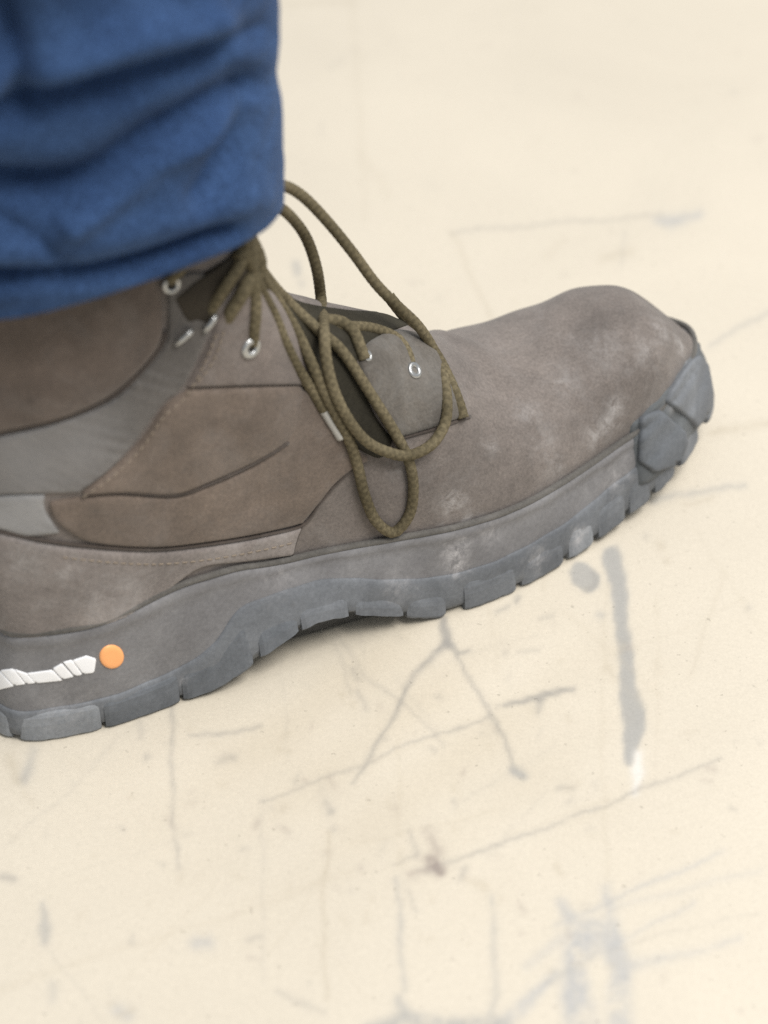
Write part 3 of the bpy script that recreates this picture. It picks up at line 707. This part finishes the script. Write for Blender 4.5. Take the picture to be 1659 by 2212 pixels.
def lace(ctrl, label, r=RL, name='shoelace', par=None):
    o = tube(name, lace_path(ctrl), r, M['lace'], par or boot, seg=18, braid=.05, step=.06)
    if label: o['label'] = label
    return o
loopA = [(515, 560, .7), (535, 490, None), (560, 440, None), (588, 408, None), (615, 402, None), (655, 425, None), (705, 476, None), (760, 543, None), (812, 613, None), (860, 662, .9), (905, 706, .8), (940, 762, .7), (958, 815, .6), (966, 870, .6), (960, 918, .6), (930, 962, .6), (880, 984, .65), (830, 974, .7), (788, 950, .8),
         (752, 905, .9), (724, 850, 1.0), (706, 785, 1.1), (700, 720, 1.2), (694, 650, 1.3), (684, 580, None), (662, 515, None), (630, 470, None), (600, 448, None), (572, 456, None), (545, 500, None), (520, 565, .7)]
loopB = [(525, 470, .7), (540, 535, .9), (570, 590, 1.0), (620, 650, .9), (690, 715, .55), (740, 760, .5), (800, 850, .5), (855, 938, .45), (884, 998, .35), (893, 1055, .30), (884, 1112, .30), (850, 1150, .30), (812, 1125, .30), (788, 1070, .30), (772, 1005, .32), (752, 945, .45), (722, 890, .6), (680, 800, .75), (640, 715, .8), (600, 650, .9), (560, 590, 1.1), (535, 540, 1.0), (515, 470, .7)]
endA = [(520, 470, .7), (530, 545, 1.0), (562, 622, .8), (592, 681, .6), (616, 740, .45), (643, 795, .4), (675, 843, .36), (700, 885, .34)]
endB = [(840, 640, None), (868, 676, .5), (910, 722, .45), (945, 772, .45), (972, 825, .40), (990, 870, .38), (1000, 903, .36)]
lace(loopA, 'large loose lace loop arching in front of the trouser hem')
lace(loopB, 'smaller lace loop hanging down to the sole edge')
eA = lace(endA, 'free lace end with a clear tip'); lace(endB, 'free lace end lying on the vamp', r=.21)
ag = tube('aglet', lace_path([(694, 876, .34), (715, 910, .33), (737, 945, .31)]), .17, M['aglet'], eA, seg=12, step=.1)
# crossings over the tongue
lace([(547, 742, .18), (548, 715, .4), (552, 680, .6), (550, 620, .9), (538, 545, 1.0), (525, 480, .7)], None)
lace([(888, 800, .2), (884, 775, .42), (872, 748, .5), (848, 725, .45), (800, 708, .35), (750, 705, .1), (720, 705, -.3)], None)
lace([(786, 775, .15), (776, 745, .35), (762, 715, .4), (735, 695, .35), (690, 690, -.3)], None, r=.21)
lace([(446, 685, -.2), (462, 658, .25), (492, 612, .6), (522, 560, .8), (520, 490, .6)], None); lace([(486, 694, -.2), (502, 668, .3), (528, 625, .6), (545, 570, .9), (530, 490, .7)], None, r=.22)
lace([(366, 605, .15), (385, 585, .4), (410, 550, .5), (420, 500, .4)], None); lace([(520, 640, .35), (555, 600, .7), (562, 560, .8), (535, 500, .7)], None, r=.2)
lace([(620, 650, .4), (590, 620, .7), (552, 570, 1.0), (530, 500, .8)], None, r=.21)

# ------------------------------------------------------------------ toe bumper (wraps round the tip)
Vall = np.vstack([VUf, SSOLE.V]); Fall = list(FU) + [tuple(i + len(VUf) for i in f) for f in SSOLE.F]
BA = BVHTree.FromPolygons([tuple(v) for v in Vall], Fall)
def bumper():
    ia = idx_at_px(1372); ib = ia
    while not (B2[ib % KB, 1] > 4.3): ib += 1
    ids = list(range(ia, ib + 1)); n = len(ids); nz = 16; V = []
    for k, i in enumerate(ids):
        i %= KB; u = k / (n - 1)
        top = 3.95 + .72 * math.sin(math.pi * min(1, max(0, u)) ** .75) ** .6 * (1 - min(1, max(0, u - .35) / .3)) + .04 * math.sin(k * .9); z0 = ZB[i] + 1.0 - .35 * min(1, u / .12)
        for j in range(nz):
            v = j / (nz - 1); z = z0 + (top - z0) * v
            o = np.array([B2[i, 0] + NB[i, 0] * 4, B2[i, 1] + NB[i, 1] * 4, z]); loc, nn, f, d = BA.ray_cast(Vector(o), Vector((-NB[i, 0], -NB[i, 1], 0)))
            q = np.array(loc) if loc is not None else o - np.r_[NB[i] * 4, 0]
            e = min(v / .08, (1 - v) / .1, u / .04, (1 - u) / .04, 1); e = math.sqrt(max(0, 1 - (1 - e) ** 2))
            blk = 0.0
            V.append(q + np.r_[NB[i], .15] * ((.10 + blk) * e - .16 * (1 - e)))
    o = make('toe_bumper', V, grid_faces(n, nz), M['bumper'], boot); o['label'] = 'grey rubber toe bumper wrapping the tip'
    return o
bmp = bumper()
SB = mesh_surf([bmp])
for pz in ([(1436, 868), (1452, 828), (1478, 790), (1505, 766), (1526, 790), (1537, 850), (1528, 892), (1500, 926), (1488, 908)], [(1380, 900), (1424, 884), (1478, 932), (1482, 955), (1462, 1002), (1410, 1020), (1376, 996)]):
    panel('bumper_block', [[pz[i_], pz[(i_ + 1) % len(pz)]] for i_ in range(len(pz))], .20, M['outsole' if pz[0][0] > 1400 else 'lug_dark'], bmp, surf=SB, edge=7, step=7)
paint_scuff_sheen(bmp, [(SB.hit(p)[0], r, s) for p, r, s in [((1420, 905), .2, .4), ((1450, 870), .3, .3), ((1490, 810), .5, .35), ((1510, 930), .5, .35), ((1440, 960), .4, .2)] if SB.hit(p)[0] is not None])
SS = mesh_surf([midsole, outsole] + [o for o in outsole.children])
for o_ in [midsole, outsole] + list(outsole.children):
    paint_scuff_sheen(o_, [(SS.hit(p)[0], r, s) for p, r, s in [((985, 1195), .45, .45), ((990, 1225), .35, .5), ((1000, 1180), .3, .4), ((1250, 1160), .35, .45), ((1060, 1150), .5, .2), ((1160, 1205), .4, .3), ((860, 1270), .5, .18), ((130, 1530), .9, .15), ((600, 1245), .7, .12), ((1330, 1030), .6, .2), ((395, 1470), .15, .25)] if SS.hit(p)[0] is not None])

# ------------------------------------------------------------------ reflective strip and orange plug on the heel
SM = mesh_surf([midsole, outsole])
zz = [[(-80, 1462), (-40, 1452), (-12, 1496), (-50, 1508)], [(-37, 1451), (0, 1444), (28, 1484), (-9, 1496)], [(3, 1444), (30, 1440), (54, 1480), (31, 1484)], [(33, 1441), (58, 1452), (76, 1477), (57, 1480)], [(61, 1452), (112, 1443), (132, 1471), (79, 1478)],
      [(115, 1442), (134, 1428), (158, 1463), (135, 1470)], [(137, 1427), (156, 1421), (177, 1459), (161, 1463)], [(159, 1424), (186, 1412), (206, 1420), (202, 1456), (180, 1459)]]
strip = None
for pz in zz:
    ctr = np.mean(pz, 0); pz = [tuple(ctr + (np.array(p) - ctr) * np.array([1.12, .86])) for p in pz]
    secs = [[pz[i], pz[(i + 1) % len(pz)]] for i in range(len(pz))]
    p = panel('reflective_strip' if strip is None else 'reflective_piece', secs, .05, M['white'], strip or midsole, surf=SM, edge=3, step=6)
    if strip is None: strip = p; p.parent = boot; strip['label'] = 'white jagged reflective strip along the heel'
circ = [(241 + 27 * math.cos(a), 1418 + 26 * math.sin(a)) for a in np.linspace(0, 2 * math.pi, 25)]
plug = panel('orange_plug', [circ], .09, M['orange'], boot, surf=SM, edge=10, step=5); plug['label'] = 'round orange plug in the heel'

# ------------------------------------------------------------------ trouser leg
FOLDS = [([(-80, 590), (100, 593), (200, 586), (300, 562), (400, 525), (500, 492)], 18, -.62), ([(-80, 640), (200, 625), (400, 565), (560, 500)], 26, .12),
         ([(-80, 545), (150, 530), (350, 478), (560, 425)], 42, .38), ([(-80, 400), (100, 412), (220, 388), (330, 312), (450, 250), (560, 180)], 46, -1.15),
         ([(150, 470), (240, 412), (330, 345), (430, 300), (540, 220)], 32, .75), ([(430, 420), (500, 330), (560, 190)], 38, -.65),
         ([(-80, 262), (100, 216), (250, 178), (420, 128), (580, 60)], 38, -.8), ([(-80, 205), (100, 150), (250, 95), (450, 45)], 48, .7),
         ([(10, 20), (30, 110), (40, 190)], 42, -1.0), ([(-20, 470), (80, 512), (140, 560)], 16, -.30), ([(200, 470), (300, 420), (520, 380)], 40, .15), ([(300, -40), (420, 20), (560, -20)], 40, -.3),
         ([(480, 30), (540, 120), (590, 210)], 30, .25)]
def trousers():
    na, nz = 260, 230; V = np.zeros((nz, na, 3))
    A = np.linspace(0, 2 * math.pi, na, endpoint=False)
    hem = HEM(A)
    for k in range(nz):
        v = (k / (nz - 1)) ** 1.15; z = hem + (47 - hem) * v
        h = z - hem
        cx = 4.95 - .035 * np.clip(h - 5, 0, None); rx = 6.85 + .0 * h - .12 * np.exp(-(h / .8) ** 2); ry = 5.6 + .02 * h - .04 * np.exp(-(h / .8) ** 2)
        e = 2 / 2.15; ca, sa = np.cos(A), np.sin(A)
        V[k, :, 0] = cx + rx * np.sign(ca) * np.abs(ca) ** e; V[k, :, 1] = -.3 + ry * np.sign(sa) * np.abs(sa) ** e; V[k, :, 2] = z
    Q = proj_l(V.reshape(-1, 3)); n = np.stack([np.cos(A) / 1.1, np.sin(A), np.zeros(na)], 1); n /= np.linalg.norm(n, axis=1)[:, None]
    view = L2W.T @ (-Fv); fac = np.clip((n @ view - .03) / .45, 0, 1); d = np.zeros(len(Q))
    for pts, sg, am in FOLDS:
        P3 = np.c_[np.array(catmull(np.array(pts, float), 5)), np.zeros(5 * (len(pts) - 1) + 1)]
        dist, _ = seg_dist(Q, P3); d += am * (np.exp(-(dist / sg) ** 2) if am > 0 else .6 * np.exp(-(dist / sg) ** 2) + .4 * np.exp(-dist / (sg * .5)))
    d = d.reshape(nz, na) * (.10 + .90 * fac)[None, :]
    Zg = V[:, :, 2]; d += np.clip(.5 * (1 - fac) + .5 * (n[:, 1] > .3), 0, 1)[None, :] * (.10 * np.sin(Zg * 1.1 + 2 * A[None, :]) + .08 * np.sin(Zg * 2.1 - 3 * A[None, :]))
    d += .025 * np.sin(Zg * 2.7 + 9 * A[None, :]) * np.sin(5 * A[None, :] + Zg * .6) + .012 * np.sin(Zg * 5.3 - 14 * A[None, :])
    return V + n[None] * d[..., None], na, nz
def HEM(A):
    # lower at the instep, higher at the side of the ankle
    return 18.35 - .25 * np.clip(np.cos(A), 0, 1) ** 1.5 + .85 * np.clip(-np.sin(A), 0, 1) ** 2 - .6 * np.clip(-np.cos(A), 0, 1) + .08 * np.sin(5 * A + 1)
VT, na, nz = trousers()
fab = make('trouser_leg', VT.reshape(-1, 3), grid_faces(nz, na, True), M['cloth']); fab.rotation_euler = (0, 0, PSI)
fab['label'] = 'rumpled blue cotton trouser leg hanging over the boot ankle'; fab['category'] = 'trousers'
sol = fab.modifiers.new('thickness', 'SOLIDIFY'); sol.thickness = .0018; sol.offset = -1
